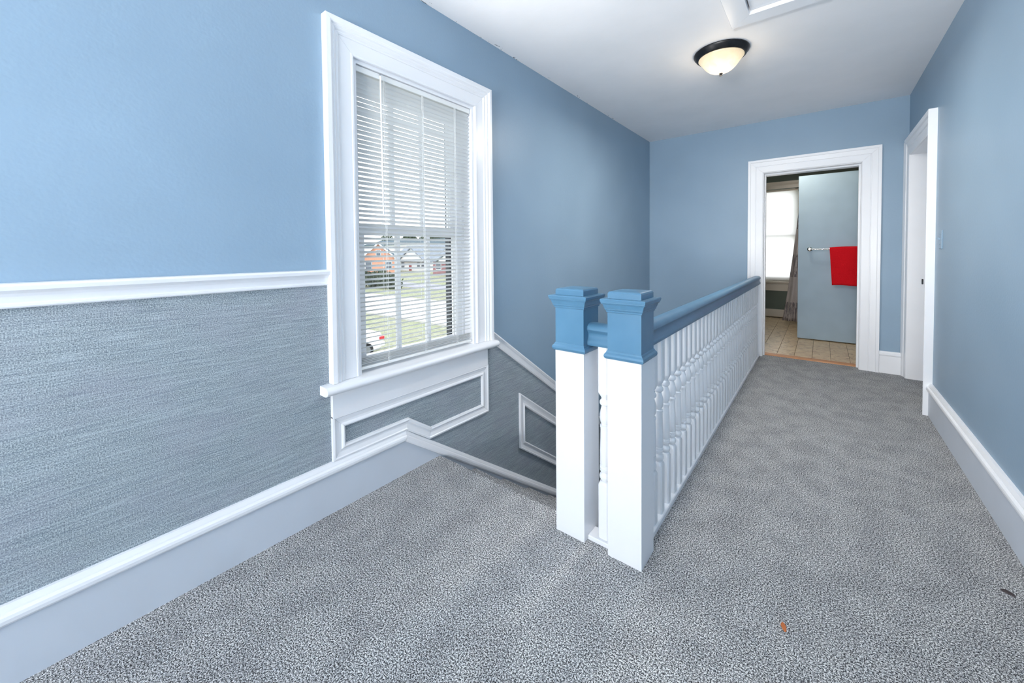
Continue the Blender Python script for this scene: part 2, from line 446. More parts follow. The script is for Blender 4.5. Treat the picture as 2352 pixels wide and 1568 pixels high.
# ---- chair rail and sloping rail
chair = [(0, 0), (0, .013), (.004, .016), (.009, .016), (.011, .012), (.014, .011), (.030, .015), (.038, .020), (.044, .028), (.047, .033), (.058, .035), (.064, .031), (.066, .022), (.066, 0)]
t1 = struct(empty('trim_1'), 'white horizontal chair rail between blue paint and grasscloth', 'moulding')
mould('chair_rail', [(YR, .984), (.812, .984)], False, chair, onL, 'white', t1, side=1)
ch = [(0, 0), (0, .012), (.008, .016), (.012, .011), (.04, .015), (.048, .02), (.052, .024), (.06, .022), (.06, 0)]
t2 = struct(empty('trim_2'), 'white sloping rail moulding following the stairs down', 'moulding')
mould('sloping_rail', [(1.80, .563 - SL * .024), (yE, .553 + SL * (yE - 1.824))], False, ch, onL, 'white', t2, side=1, start_n=(0, 1 / math.cos(math.atan(SL))), end_n=(0, 1 / math.cos(math.atan(SL))))

# ---- picture-frame mouldings under the window and by the stairs
fr = [(0, 0), (0, .016), (.008, .018), (.012, .014), (.03, .010), (.04, .010), (.044, .015), (.05, .018), (.056, .015), (.058, 0)]
t3 = struct(empty('trim_3'), 'white notched frame moulding under the landing window', 'moulding')
mould('frame_moulding', [(.812, .412), (.812, .217), (1.192, .217), (1.337, .116), (1.813, .110), (1.813, .408)], True, fr, onL, 'white', t3, side=1)
t4 = struct(empty('trim_4'), 'white slanted frame moulding on the grasscloth beside the stairs', 'moulding')
mould('frame_moulding', [(2.14, .13), (2.14, -.262), (3.35, -.262 + SL * 1.21), (3.35, .13 + SL * 1.21)], True, fr, onL, 'white', t4, side=1)

# ================================================================== landing window
wn = struct(empty('window_1'), 'tall white double-hung window on the landing', 'window')
casing = [(0, 0), (0, .016), (.003, .019), (.010, .019), (.013, .016), (.068, .016), (.070, .020), (.076, .023), (.080, .021), (.084, .021), (.088, .026), (.094, .030), (.098, .028), (.102, .028), (.106, .034), (.112, .038), (.130, .038), (.132, .036), (.132, 0)]
cs = mould('casing', [(wy0, .56), (wy0, wz1), (wy1, wz1), (wy1, .56)], False, casing[:1] + [(o, h) for o, h in casing[1:]], onL, 'white', wn, side=1)
# jamb lining
obj('jamb', box(XL - .2, XL + .004, wy0 - .001, wy0 + .018, wz0, wz1), 'white', wn)
obj('jamb', box(XL - .2, XL + .004, wy1 - .018, wy1 + .001, wz0, wz1), 'white', wn)
obj('head_jamb', box(XL - .2, XL + .004, wy0 + .018, wy1 - .018, wz1 - .018, wz1 + .001), 'white', wn)
# stool with rounded nose and horns, and apron
def stool():
    bm = bmesh.new()
    nose = [(-.17, .520), (.050, .520), (.062, .524), (.070, .533), (.072, .541), (.069, .550), (.060, .557), (.050, .559), (-.17, .559)]
    prism(nose, lambda a, b, h: (XL + a, h, b), wy0, wy1, bm)
    horn = [(0, .520)] + nose[1:-1] + [(0, .559)]
    prism(horn, lambda a, b, h: (XL + a, h, b), .768, wy0 + .001, bm)
    prism(horn, lambda a, b, h: (XL + a, h, b), wy1 - .001, 1.86, bm)
    return bm
obj('stool', stool(), 'white', wn, smooth=35)
obj('apron', box(XL, XL + .018, .812, 1.808, .405, .521, .002, 1), 'white', wn)
# sashes: three panes wide
def sash(name, x, z0, z1, botrail, toprail, parent):
    y0, y1 = wy0 + .035, wy1 - .035
    st = .055
    s = obj(name, boxes([(x - .018, x + .018, y0, y0 + st, z0, z1), (x - .018, x + .018, y1 - st, y1, z0, z1),
                          (x - .018, x + .018, y0 + st, y1 - st, z0, z0 + botrail), (x - .018, x + .018, y0 + st, y1 - st, z1 - toprail, z1)]), 'white', parent)
    a, b = y0 + st, y1 - st
    for f in (1 / 3, 2 / 3):
        yy = a + (b - a) * f
        obj('muntin', box(x - .012, x + .012, yy - .010, yy + .010, z0 + botrail, z1 - toprail), 'white', s)
    for i in range(3):
        obj('pane', box(x - .002, x + .002, a + (b - a) * i / 3, a + (b - a) * (i + 1) / 3, z0 + botrail, z1 - toprail), 'glass', s)
    return s
sash('lower_sash', XL - .092, .560, 1.262, .058, .045, wn)
sash('upper_sash', XL - .132, 1.218, wz1 - .018, .045, .055, wn)
obj('track', box(XL - .15, XL - .07, wy0 + .018, wy0 + .036, .56, wz1 - .018), 'white', wn)
obj('track', box(XL - .15, XL - .07, wy1 - .036, wy1 - .018, .56, wz1 - .018), 'white', wn)
obj('storm_frame', boxes([(XL - .20, XL - .165, wy1 - .055, wy1 - .018, .56, wz1 - .018), (XL - .20, XL - .165, wy0 + .018, wy0 + .05, .56, wz1 - .018)]), 'dark_frame', wn)

# ---- venetian mini blind hanging in the window
bl = empty('window_blind', (XL - .018, (wy0 + wy1) / 2, .575))
tag(bl, 'white horizontal mini blind lowered in the landing window', 'blind')
def bl_obj(name, bm, mat='slat', parent=None, **kw):
    o = obj(name, bm, mat, bl if parent is None else parent, **kw)
    if parent is None: o.matrix_parent_inverse = Matrix.Translation(bl.location).inverted()
    return o
BX = XL - .018
by0, by1 = wy0 + .022, wy1 - .022
bl_obj('head_rail', box(BX - .014, BX + .014, by0, by1, 1.945, 1.972, .002, 1))
TILT = math.radians(25)
def slat_mesh():
    bm = bmesh.new(); n = 6; wdt = .025
    top, bot = [], []
    for i in range(n + 1):
        s_ = (i / n - .5) * wdt; crown = .0022 * (1 - (2 * i / n - 1) ** 2)
        x = s_ * math.cos(TILT) - crown * math.sin(TILT); z = s_ * math.sin(TILT) + crown * math.cos(TILT)
        top.append((x, z)); bot.append((x, z - .0004))
    poly = top + bot[::-1]
    prism(poly, lambda a, b, h: (a, h, b), -(by1 - by0) / 2 + .003, (by1 - by0) / 2 - .003, bm)
    return bm
s0 = None
zs = []
z = 1.932
while z > .640: zs.append(z); z -= .0213
for q in range(5): zs.append(.626 - q * .0075)
rnd = random.Random(4)
for z in zs:
    if s0 is None: s0 = obj('slat', slat_mesh(), 'slat', bl, smooth=30); so = s0
    else: so = dup(s0, bl)
    so.location = (rnd.uniform(-.0006, .0006), 0, z - .575 + rnd.uniform(-.0008, .0008))
    so.rotation_euler = (rnd.uniform(-.0012, .0012), rnd.uniform(-.03, .03), 0)
bl_obj('bottom_rail', box(BX - .011, BX + .011, by0 + .002, by1 - .002, .575, .588, .003, 2))
for yy in (1.105, 1.335, 1.565):
    for xx in (BX - .0128, BX + .0128):
        bl_obj('ladder_cord', box(xx - .0006, xx + .0006, yy - .0007, yy + .0007, .58, 1.95))
    bl_obj('lift_cord', box(BX + .0145, BX + .0155, yy + .006, yy + .0072, .585, 1.95))
wd = bl_obj('tilt_wand', tube([(BX + .024, 1.082, 1.958), (BX + .026, 1.083, 1.60), (BX + .026, 1.085, 1.30)], .0042, 6))
bl_obj('hook', tube([(BX + .012, 1.082, 1.965), (BX + .022, 1.082, 1.966), (BX + .024, 1.082, 1.955)], .002, 6), 'steel')

# ================================================================== railing of the landing
rail = empty('landing_railing', (-.53, 1.375, 0))
tag(rail, 'white balustrade with two blue-topped newel posts and blue handrail', 'railing')
def rl(name, bm, mat, parent=None, **kw):
    o = obj(name, bm, mat, rail if parent is None else parent, **kw)
    if parent is None: o.matrix_parent_inverse = Matrix.Translation(rail.location).inverted()
    return o
def newel(cx, cy):
    h = .0625
    s = rl('newel_post', loft_square([(-.01, h), (.735, h)], cx, cy), 'white_rail')
    s['label'] = 'white square newel post with blue painted top'
    rl('upper_shaft', loft_square([(.735, h - .0005), (.905, h - .0005)], cx, cy), 'rail_blue', s)
    rl('collar', loft_square([(.729, h), (.729, h + .005), (.733, h + .0088), (.739, h + .0105), (.746, h + .0092), (.750, h + .006), (.7515, h + .004), (.757, h + .002), (.759, h)], cx, cy), 'rail_blue', s)
    rl('cornice', loft_square([(.897, h), (.8985, h + .003), (.904, h + .0035), (.9055, h + .006), (.909, h + .0075), (.912, h + .0065), (.9125, h + .0085), (.923, h + .0115), (.927, h + .0125), (.9275, h + .0150), (.932, h + .0178), (.935, h + .0172), (.9355, h + .0195), (.944, h + .0205), (.947, h + .018), (.948, h - .01)], cx, cy), 'rail_blue', s)
    rl('cap', loft_square([(.94, h - .001), (.966, h - .001), (.971, h - .004), (.973, h - .009), (.976, 0.03), (.977, .004)], cx, cy), 'rail_blue', s)
NY = 1.3125 + .0625
newel(-.7645, NY); newel(-.5435, NY)
# handrail profile (half width, z) mirrored
hp = [(.0, .842), (.012, .8412), (.022, .838), (.030, .832), (.0345, .824), (.0345, .817), (.031, .811), (.026, .807), (.0235, .801), (.0235, .792), (.026, .784), (.0305, .778), (.0335, .770), (.0335, .763), (.031, .757), (.0, .757)]
full = hp + [(-a, b) for a, b in hp[-2:0:-1]]
HXc = -.530
rl('handrail', prism(full, lambda a, b, h: (HXc + a, h, b), NY + .062, YB - .024), 'rail_blue', smooth=30)
rl('short_handrail', prism(full, lambda a, b, h: (h, NY + a, b), -.7025, -.6055), 'rail_blue', smooth=30)
rl('bottom_rail', box(HXc - .028, HXc + .028, NY + .062, YB - .022, -.005, .022, .003, 1), 'white_rail')
rl('short_bottom_rail', box(-.7025, -.6055, NY - .035, NY + .03, -.005, .016, .003, 1), 'white_rail')
def baluster_mesh():
    hw = .0205
    N = 24
    def ring(z, r, sq):
        pts = []
        for i in range(N):
            a = 2 * math.pi * (i + .5) / N + math.pi / 4
            c, s_ = math.cos(a), math.sin(a)
            rs = r / max(abs(c), abs(s_)); rs = min(rs, r * 1.36)
            q = r + (rs - r) * sq
            pts.append((q * c, q * s_, z))
        return pts
    L = [(.015, hw, 1), (.222, hw, 1), (.228, hw * .98, .75), (.236, hw * .90, .25), (.239, hw * .62, 0), (.242, hw * .78, 0), (.248, hw * .98, 0), (.256, hw * 1.05, 0), (.264, hw * .95, 0), (.270, hw * .68, 0), (.272, hw * .66, 0),
         (.274, hw * .86, 0), (.280, hw * .98, 0), (.286, hw * .98, 0), (.287, hw * .86, 0), (.289, hw * .86, 0), (.290, hw * .97, 0), (.297, hw * .97, 0), (.298, hw * .86, 0), (.300, hw * .88, 0), (.304, hw * .96, 0),
         (.36, hw * .93, 0), (.435, hw * .82, 0), (.443, hw * .84, 0), (.446, hw * .92, 0), (.453, hw * .92, 0), (.456, hw * .62, 0), (.460, hw * .66, 0), (.468, hw * .86, 0), (.482, hw * .98, 0), (.496, hw * .96, 0), (.512, hw * .80, 0), (.526, hw * .62, 0), (.530, hw * .60, 0),
         (.532, hw * .80, 0), (.537, hw * .96, 0), (.546, hw * .96, 0), (.551, hw * .80, 0), (.554, hw * .62, 0), (.562, hw * .68, 0), (.570, hw * .90, .25), (.578, hw * .98, .8), (.583, hw, 1), (.758, hw, 1)]
    return loft_rings([ring(*q) for q in L])
b0 = None
ys = [1.553 + .0884 * k for k in range(36)]
for yy in ys + [None]:
    if b0 is None: b0 = obj('baluster', baluster_mesh(), 'white_rail', rail, smooth=35); bo = b0
    else: bo = dup(b0, rail)
    bo.location = (0, yy - 1.375, 0) if yy is not None else (-.6455 + .53, 0, -.002)

# ================================================================== bathroom doorway
d1 = struct(empty('door_1'), 'white-cased doorway in the end wall opening on the bathroom', 'doorway')
dcas = [(0, 0), (0, .012), (.006, .016), (.060, .017), (.062, .014), (.066, .014), (.068, .019), (.108, .022), (.112, .027), (.132, .028), (.134, .026), (.134, 0)]
mould('casing', [(DX0, -.005), (DX0, DZ), (DX1 + .008, DZ), (DX1 + .008, -.005)], False, dcas, onB, 'white', d1, side=1)
obj('jamb', box(DX0 - .018, DX0 + .004, YB - .004, YB2, -.005, DZ), 'white', d1)
jr = obj('jamb', box(DX1 + .006, DX1 + .028, YB - .004, YB2, -.005, DZ), 'white', d1)
obj('head_jamb', box(DX0, DX1 + .01, YB - .004, YB2, DZ - .004, DZ + .018), 'white', d1)
obj('stop', box(DX0 + .004, DX0 + .016, YB + .06, YB + .10, 0, DZ - .004), 'white', d1)
obj('stop', box(DX1 - .008, DX1 + .006, YB + .06, YB + .10, 0, DZ - .004), 'white', d1)
obj('head_stop', box(DX0 + .016, DX1 - .008, YB + .06, YB + .10, DZ - .018, DZ - .004), 'white', d1)
obj('hinge', box(DX1 + .003, DX1 + .0065, YB + .15, YB2 - .012, .205, .30), 'steel', jr)
obj('hinge', box(DX1 + .003, DX1 + .0065, YB + .15, YB2 - .012, 1.62, 1.715), 'white', jr)
obj('threshold', prism([(YB + .075, -.01), (YB + .078, .004), (YB + .09, .008), (YB2 - .075, .008), (YB2 - .06, .004), (YB2 - .06, -.01)], lambda a, b, h: (h, a, b), DX0, DX1 + .01), 'wood', d1)

# ---- bathroom shell
BY = 7.80
bath_x0, bath_x1 = -1.3, .56
BW = (-1.02, -.30, .59, 2.11)
bm = boxes([(bath_x0 - .1, BW[0], BY, BY + .15, -.2, ZC + .1), (BW[1], bath_x1 + .1, BY, BY + .15, -.2, ZC + .1), (BW[0], BW[1], BY, BY + .15, -.2, BW[2]), (BW[0], BW[1], BY, BY + .15, BW[3], ZC + .1)])
struct(obj('wall_bathroom_end', bm, 'olive'), 'olive grey bathroom wall around the bright window')
struct(obj('wall_bathroom_side', box(bath_x1, bath_x1 + .1, YB2, BY, -.2, ZC + .1), 'olive'), 'olive grey side wall of the bathroom behind the towel door')
struct(obj('wall_bathroom_window_side', box(bath_x0 - .1, bath_x0, YB2, BY, -.2, ZC + .1), 'olive'), 'olive grey bathroom wall hidden beside the doorway')
struct(obj('ceiling_bathroom', box(bath_x0, bath_x1, YB2, BY, ZC, ZC + .1), 'olive'), 'olive grey bathroom ceiling', 'ceiling')
fb = struct(obj('floor_bathroom', box(bath_x0, bath_x1, YB2 - .07, BY, -.2, -.006), 'grout'), 'beige stone tile floor of the bathroom', 'floor')
t0 = None
tw, tl = .1495, .305
for i in range(11):
    x0 = -.518 + (i - 5) * tw
    yoff = 0.0
    for j in range(10):
        y0 = YB2 - .068 + j * tl - (.0)
        if x0 < bath_x0 - .001 or x0 + tw > bath_x1 + .05 or y0 + tl > BY + .29: continue
        if t0 is None:
            t0 = obj('tile', box(-tw / 2 + .0012, tw / 2 - .0012, -tl / 2 + .0008, tl / 2 - .0008, -.004, .004, .0012, 1), 'tile', fb); to = t0
        else: to = dup(t0, fb)
        to.location = (x0 + tw / 2, min(y0 + tl / 2, BY - .02), -.004)
# baseboard, window casing, shade
bb = struct(empty('baseboard_bathroom'), 'white baseboard under the bathroom window', 'baseboard')
obj('board', box(bath_x0, bath_x1, BY - .015, BY, -.003, .10), 'cream', bb)
obj('cap_moulding', box(bath_x0, bath_x1, BY - .011, BY, .10, .118), 'cream', bb)
wb = struct(empty('window_2'), 'bathroom window with cream casing', 'window')
onBB = lambda a, b, h: (a, BY - h, b)
mould('casing', [(BW[0], BW[2]), (BW[0], BW[3]), (BW[1], BW[3]), (BW[1], BW[2])], False, [(0, 0), (0, .012), (.05, .016), (.06, .02), (.08, .03), (.112, .034), (.112, 0)], onBB, 'cream', wb, side=1)
obj('stool', box(BW[0] - .14, BW[1] + .14, BY - .05, BY + .1, BW[2] - .035, BW[2], .006, 2), 'cream', wb)
obj('apron', box(BW[0] - .11, BW[1] + .11, BY - .018, BY, .428, BW[2] - .03), 'cream', wb)
obj('lower_sash', boxes([(BW[0], BW[0] + .05, BY + .06, BY + .09, BW[2], 1.36), (BW[1] - .05, BW[1], BY + .06, BY + .09, BW[2], 1.36), (BW[0], BW[1], BY + .06, BY + .09, BW[2], BW[2] + .07), (BW[0], BW[1], BY + .06, BY + .09, 1.32, 1.36)]), 'cream', wb)
obj('upper_sash', boxes([(BW[0], BW[0] + .05, BY + .1, BY + .13, 1.32, BW[3]), (BW[1] - .05, BW[1], BY + .1, BY + .13, 1.32, BW[3]), (BW[0], BW[1], BY + .1, BY + .13, BW[3] - .05, BW[3]), (BW[0], BW[1], BY + .1, BY + .13, 1.32, 1.36)]), 'cream', wb)
rs = empty('roller_shade', ((BW[0] + BW[1]) / 2, BY + .03, BW[2])); tag(rs, 'bright white roller shade pulled down over the bathroom window', 'roller shade')
def keep(o, p): o.matrix_parent_inverse = Matrix.Translation(p.location).inverted(); return o
keep(obj('fabric', box(BW[0] + .012, BW[1] - .012, BY + .030, BY + .031, BW[2] + .012, BW[3] - .03), 'shade', rs), rs)
keep(obj('hem_bar', box(BW[0] + .012, BW[1] - .012, BY + .026, BY + .035, BW[2] + .002, BW[2] + .014, .003, 1), 'cream', rs), rs)
def hcyl(x0, x1, y, z, r, n=16):
    return loft_rings([[(x, y + r * math.cos(2 * math.pi * k / n), z + r * math.sin(2 * math.pi * k / n)) for k in range(n)] for x in (x0, x1)])
keep(obj('roller', hcyl(BW[0] + .01, BW[1] - .01, BY + .045, BW[3] - .03, .018), 'cream', rs, smooth=30), rs)
bl2 = empty('added_bathroom_lamp', (-.35, 5.55, ZC)); tag(bl2, 'small white dome lamp added out of view on the bathroom ceiling', 'ceiling lamp')  # unseen fixture, added because the bathroom needed more light
obj('pan', lathe([(.10, 0), (.12, 0), (.12, -.02), (.11, -.03), (.10, -.03)], (0, 0, 0), 32), 'chrome', bl2, smooth=35)
obj('glass_bowl', lathe([(.105, -.025), (.10, -.05), (.08, -.075), (.05, -.09), (.004, -.095)], (0, 0, 0), 32), 'alabaster', bl2, smooth='all')
b2 = bpy.data.lights.new('bathroom_fill_light', 'POINT'); b2.energy = 15; b2.color = (1.0, .90, .75); b2.shadow_soft_size = .08  # added fill light brightening the bathroom
b2o = bpy.data.objects.new('bathroom_fill_light', b2); COL.objects.link(b2o); b2o.location = (-.35, 5.55, ZC - .2)
# curtain
cu = empty('shower_curtain', (-.3, 7.0, .06)); tag(cu, 'pale grey printed curtain hanging behind the grey-blue door', 'curtain')
def curtain():
    bm = bmesh.new(); NU, NV = 60, 30; V = {}
    for j in range(NV + 1):
        f = j / NV; z = .06 + 1.92 * f
        xl = -.455 + .20 * min(1, f / .92) ** 0.85
        for i in range(NU + 1):
            g = i / NU; x = xl + (.42 - xl) * g
            y = 7.0 + .025 * math.sin(g * 52 + 1.3 * math.sin(f * 3)) * (1 - .3 * f) + .01 * math.sin(g * 23 + f * 5)
            V[i, j] = bm.verts.new((x, y, z))
    for j in range(NV):
        for i in range(NU): bm.faces.new((V[i, j], V[i + 1, j], V[i + 1, j + 1], V[i, j + 1]))
    bmesh.ops.solidify(bm, geom=bm.faces[:], thickness=.002)
    return bm
keep(obj('cloth', curtain(), 'curtain', cu, smooth='all'), cu)
keep(obj('rod', hcyl(-.235, bath_x1, 7.0, 1.985, .011), 'chrome', cu, smooth=30), cu)

# ---- the grey-blue door standing open in the bathroom, with towel bar and towel
DLX0, DLX1, DLY = -.233, .545, 6.0
d3 = struct(empty('door_3', (DLX1, DLY, 0)), 'grey-blue slab door standing open inside the bathroom', 'door')
keep(obj('leaf', box(DLX0, DLX1, DLY, DLY + .036, .012, 2.014, .002, 1), 'door_grey', d3), d3)
for zz in (.25, 1.05, 1.80): keep(obj('hinge', hcyl(0, .09, 0, 0, .007, 10), 'steel', d3), d3)
for hgi, zz in zip([o for o in d3.children if o.name.startswith('hinge')], (.25, 1.05, 1.80)):
    hgi.rotation_euler = (0, -math.pi / 2, 0); hgi.matrix_parent_inverse = Matrix(); hgi.location = (.006, -.004, zz)
tb = empty('towel_bar', (.1, DLY, 1.115)); tag(tb, 'chrome towel bar fixed across the grey-blue door', 'towel bar')
keep(obj('bar', hcyl(-.125, .47, DLY - .06, 1.115, .008), 'chrome', tb, smooth=30), tb)
for xx in (-.118, .463):
    pst = keep(obj('bracket', loft_rings([[(xx + r * math.cos(2 * math.pi * k / 16), y, 1.115 + r * math.sin(2 * math.pi * k / 16)) for k in range(16)] for y, r in ((DLY - .002, .026), (DLY - .008, .026), (DLY - .014, .014), (DLY - .045, .011), (DLY - .052, .017), (DLY - .068, .017), (DLY - .074, .010))]), 'chrome', tb, smooth=30), tb)
def towel():
    bm = bmesh.new(); NU = 26
    path = []
    for k in range(13): path.append((DLY - .042, .72 + .40 * k / 12))           # back layer
    for k in range(1, 8):
        a = math.pi * k / 8; path.append((DLY - .060 + .018 * math.cos(a), 1.118 + .018 * math.sin(a)))
    for k in range(19): path.append((DLY - .078, 1.115 - .425 * k / 18))
    V = []
    r = random.Random(7)
    for j, (y, z) in enumerate(path):
        row = []
        drop = max(0, (1.12 - z) / .42)
        for i in range(NU + 1):
            g = i / NU
            x = (.070 + .024 * drop) + (.335 - .004 * drop - (.070 + .024 * drop)) * g
            zz = z + (-.010 * (1 - g) ** 3 if z > 1.10 else 0) + .004 * math.sin(g * 5) * drop
            yy = y + .004 * math.sin(g * 9 + z * 14) * drop
            row.append(bm.verts.new((x, yy, zz)))
        V.append(row)
    for a, b in zip(V, V[1:]):
        for i in range(NU): bm.faces.new((a[i], a[i + 1], b[i + 1], b[i]))
    bmesh.ops.recalc_face_normals(bm, faces=bm.faces)
    bmesh.ops.solidify(bm, geom=bm.faces[:], thickness=-.007)
    return bm
tw_o = obj('hand_towel', towel(), 'towel', smooth='all'); tag(tw_o, 'red terry hand towel folded over the chrome towel bar', 'towel')

# ================================================================== door in the right wall
d2 = struct(empty('door_2'), 'white-cased closed door in the plain blue wall', 'door')
rc = [(0, 0), (0, .010), (.006, .014), (.062, .016), (.066, .024), (.092, .028), (.096, .040), (.122, .044), (.125, .042), (.125, 0)]
# casing pieces: near upright, head, far upright (narrowed by the corner)
near = [(o, h) for o, h in rc]
mould('casing', [(RY0, -.005), (RY0, DZ), (RY1, DZ)], False, near, onR, 'white', d2, side=1)
far = [(0, 0), (0, .010), (.006, .014), (.060, .018), (.064, .024), (.085, .030), (.1045, .034), (.1045, 0)]
mould('casing', [(RY1, DZ + .125), (RY1, -.005)], False, far, onR, 'white', d2, side=1)
obj('jamb', box(XR - .004, XR + .14, RY0 - .02, RY0 + .002, -.005, DZ), 'white', d2)
obj('jamb', box(XR - .004, XR + .14, RY1 - .002, RY1 + .02, -.005, DZ), 'white', d2)
obj('head_jamb', box(XR - .004, XR + .14, RY0 - .02, RY1 + .02, DZ - .002, DZ + .03), 'white', d2)
lf = obj('leaf', box(XR + .105, XR + .139, RY0 + .004, RY1 - .004, .01, DZ - .004), 'white', d2)
kn = lathe([(.024, 0), (.024, .004), (.010, .008), (.009, .03), (.022, .04), (.026, .05), (.022, .06), (.006, .064)], (0, 0, 0), 20)
bmesh.ops.transform(kn, matrix=Matrix.Translation((XR + .105, RY0 + .07, .89)) @ Matrix.Rotation(-math.pi / 2, 4, 'Y'), verts=kn.verts)
obj('knob', kn, 'bronze', lf, smooth=35)
obj('latch_lip', box(XR - .051, XR - .043, RY0 - .075, RY0 - .06, .872, .908, .002, 1), 'bronze', d2)

# ---- light switch painted over in wall blue
ls = empty('light_switch', (XR, 3.565, 1.17)); tag(ls, 'painted-over blue toggle light switch beside the right-hand door casing', 'light switch')
keep(obj('plate', box(XR - .006, XR + .001, 3.53, 3.60, 1.112, 1.227, .003, 2), 'blue_wall', ls), ls)
tg = bmesh.new(); add_box(tg, -.016, 0, -.004, .004, -.006, .006, .001, 1)
bmesh.ops.transform(tg, matrix=Matrix.Translation((XR - .005, 3.565, 1.172)) @ Matrix.Rotation(math.radians(25), 4, 'Y'), verts=tg.verts)
keep(obj('toggle', tg, 'blue_wall', ls), ls)
for zz in (1.139, 1.2): keep(obj('screw', hcyl(XR - .008, XR - .004, 3.565, zz, .003, 8), 'blue_wall', ls), ls)

# ================================================================== ceiling lamp
LX, LY = -.54, 2.935
lamp = empty('ceiling_lamp', (LX, LY, ZC)); tag(lamp, 'lit flush ceiling lamp with dark bronze ring and alabaster glass bowl', 'ceiling lamp')
keep(obj('pan', lathe([(.120, ZC), (.163, ZC), (.166, ZC - .006), (.163, ZC - .016), (.155, ZC - .024), (.150, ZC - .034), (.142, ZC - .040), (.136, ZC - .040), (.134, ZC - .03), (.12, ZC - .01)], (LX, LY, 0), 48), 'bronze', lamp, smooth=35), lamp)
keep(obj('glass_bowl', lathe([(.134, ZC - .034), (.136, ZC - .042), (.129, ZC - .050), (.119, ZC - .062), (.105, ZC - .082), (.089, ZC - .102), (.073, ZC - .117), (.060, ZC - .125), (.046, ZC - .128), (.034, ZC - .130), (.028, ZC - .135), (.018, ZC - .141), (.004, ZC - .143)], (LX, LY, 0), 48), 'alabaster', lamp, smooth='all'), lamp)
keep(obj('finial', lathe([(.004, ZC - .140), (.011, ZC - .141), (.012, ZC - .144), (.006, ZC - .147), (.005, ZC - .150), (.009, ZC - .153), (.009, ZC - .157), (.004, ZC - .160)], (LX, LY, 0), 16), 'bronze', lamp, smooth=35), lamp)
pl = bpy.data.lights.new('lamp_bulb', 'AREA'); pl.shape = 'DISK'; pl.size = .22; pl.energy = 19; pl.color = (1.0, .93, .84)
plo = bpy.data.objects.new('lamp_bulb', pl); COL.objects.link(plo); plo.location = (LX, LY, ZC - .172)

hl = bpy.data.lights.new('lamp_glow', 'POINT'); hl.energy = 1.6; hl.color = (1.0, .82, .60); hl.shadow_soft_size = .06
hlo = bpy.data.objects.new('lamp_glow', hl); COL.objects.link(hlo); hlo.location = (LX, LY, ZC - .23)
# ---- attic hatch
ah = empty('attic_hatch', ((HX0 + HX1) / 2, (HY0 + HY1) / 2, ZC)); tag(ah, 'white ceiling hatch with flat mitred trim near the lamp', 'attic hatch', kind='structure')
onC = lambda a, b, h: (a, b, ZC - h)
for o in mould('trim_board', [(HX0, HY0), (HX0, HY1), (HX1, HY1), (HX1, HY0)], True, [(0, 0), (0, .018), (.098, .018), (.101, .015), (.101, 0)], onC, 'white', ah, side=1): keep(o, ah)
keep(obj('panel', box(HX0 + .007, HX1 - .007, HY0 + .007, HY1 - .007, ZC + .002, ZC + .02), 'ceiling', ah), ah)

# ---- bits lying on the carpet
def chip(name, loc, sx, sy, rot, mat, label, cat):
    bm = bmesh.new(); r = random.Random(int(abs(loc[0]) * 1000))
    n = 9
    ring0 = [(sx * math.cos(2 * math.pi * k / n) * r.uniform(.7, 1.1), sy * math.sin(2 * math.pi * k / n) * r.uniform(.7, 1.1), .0005) for k in range(n)]
    ring1 = [(x * .75, y * .75, .0035 + r.uniform(0, .002)) for x, y, z_ in ring0]
    loft_rings([ring0, ring1], bm)
    o = obj(name, bm, mat); o.location = loc; o.rotation_euler = (0, 0, rot); tag(o, label, cat); return o
chip('wood_chip', (-.078, 1.375, 0), .007, .020, .35, 'chip', 'tiny orange-brown chip lying on the open carpet', 'debris')
chip('lint_clump', (.482, 1.958, 0), .020, .009, -.5, 'fuzz', 'small dark lint clump on the carpet by the right-hand baseboard', 'debris')


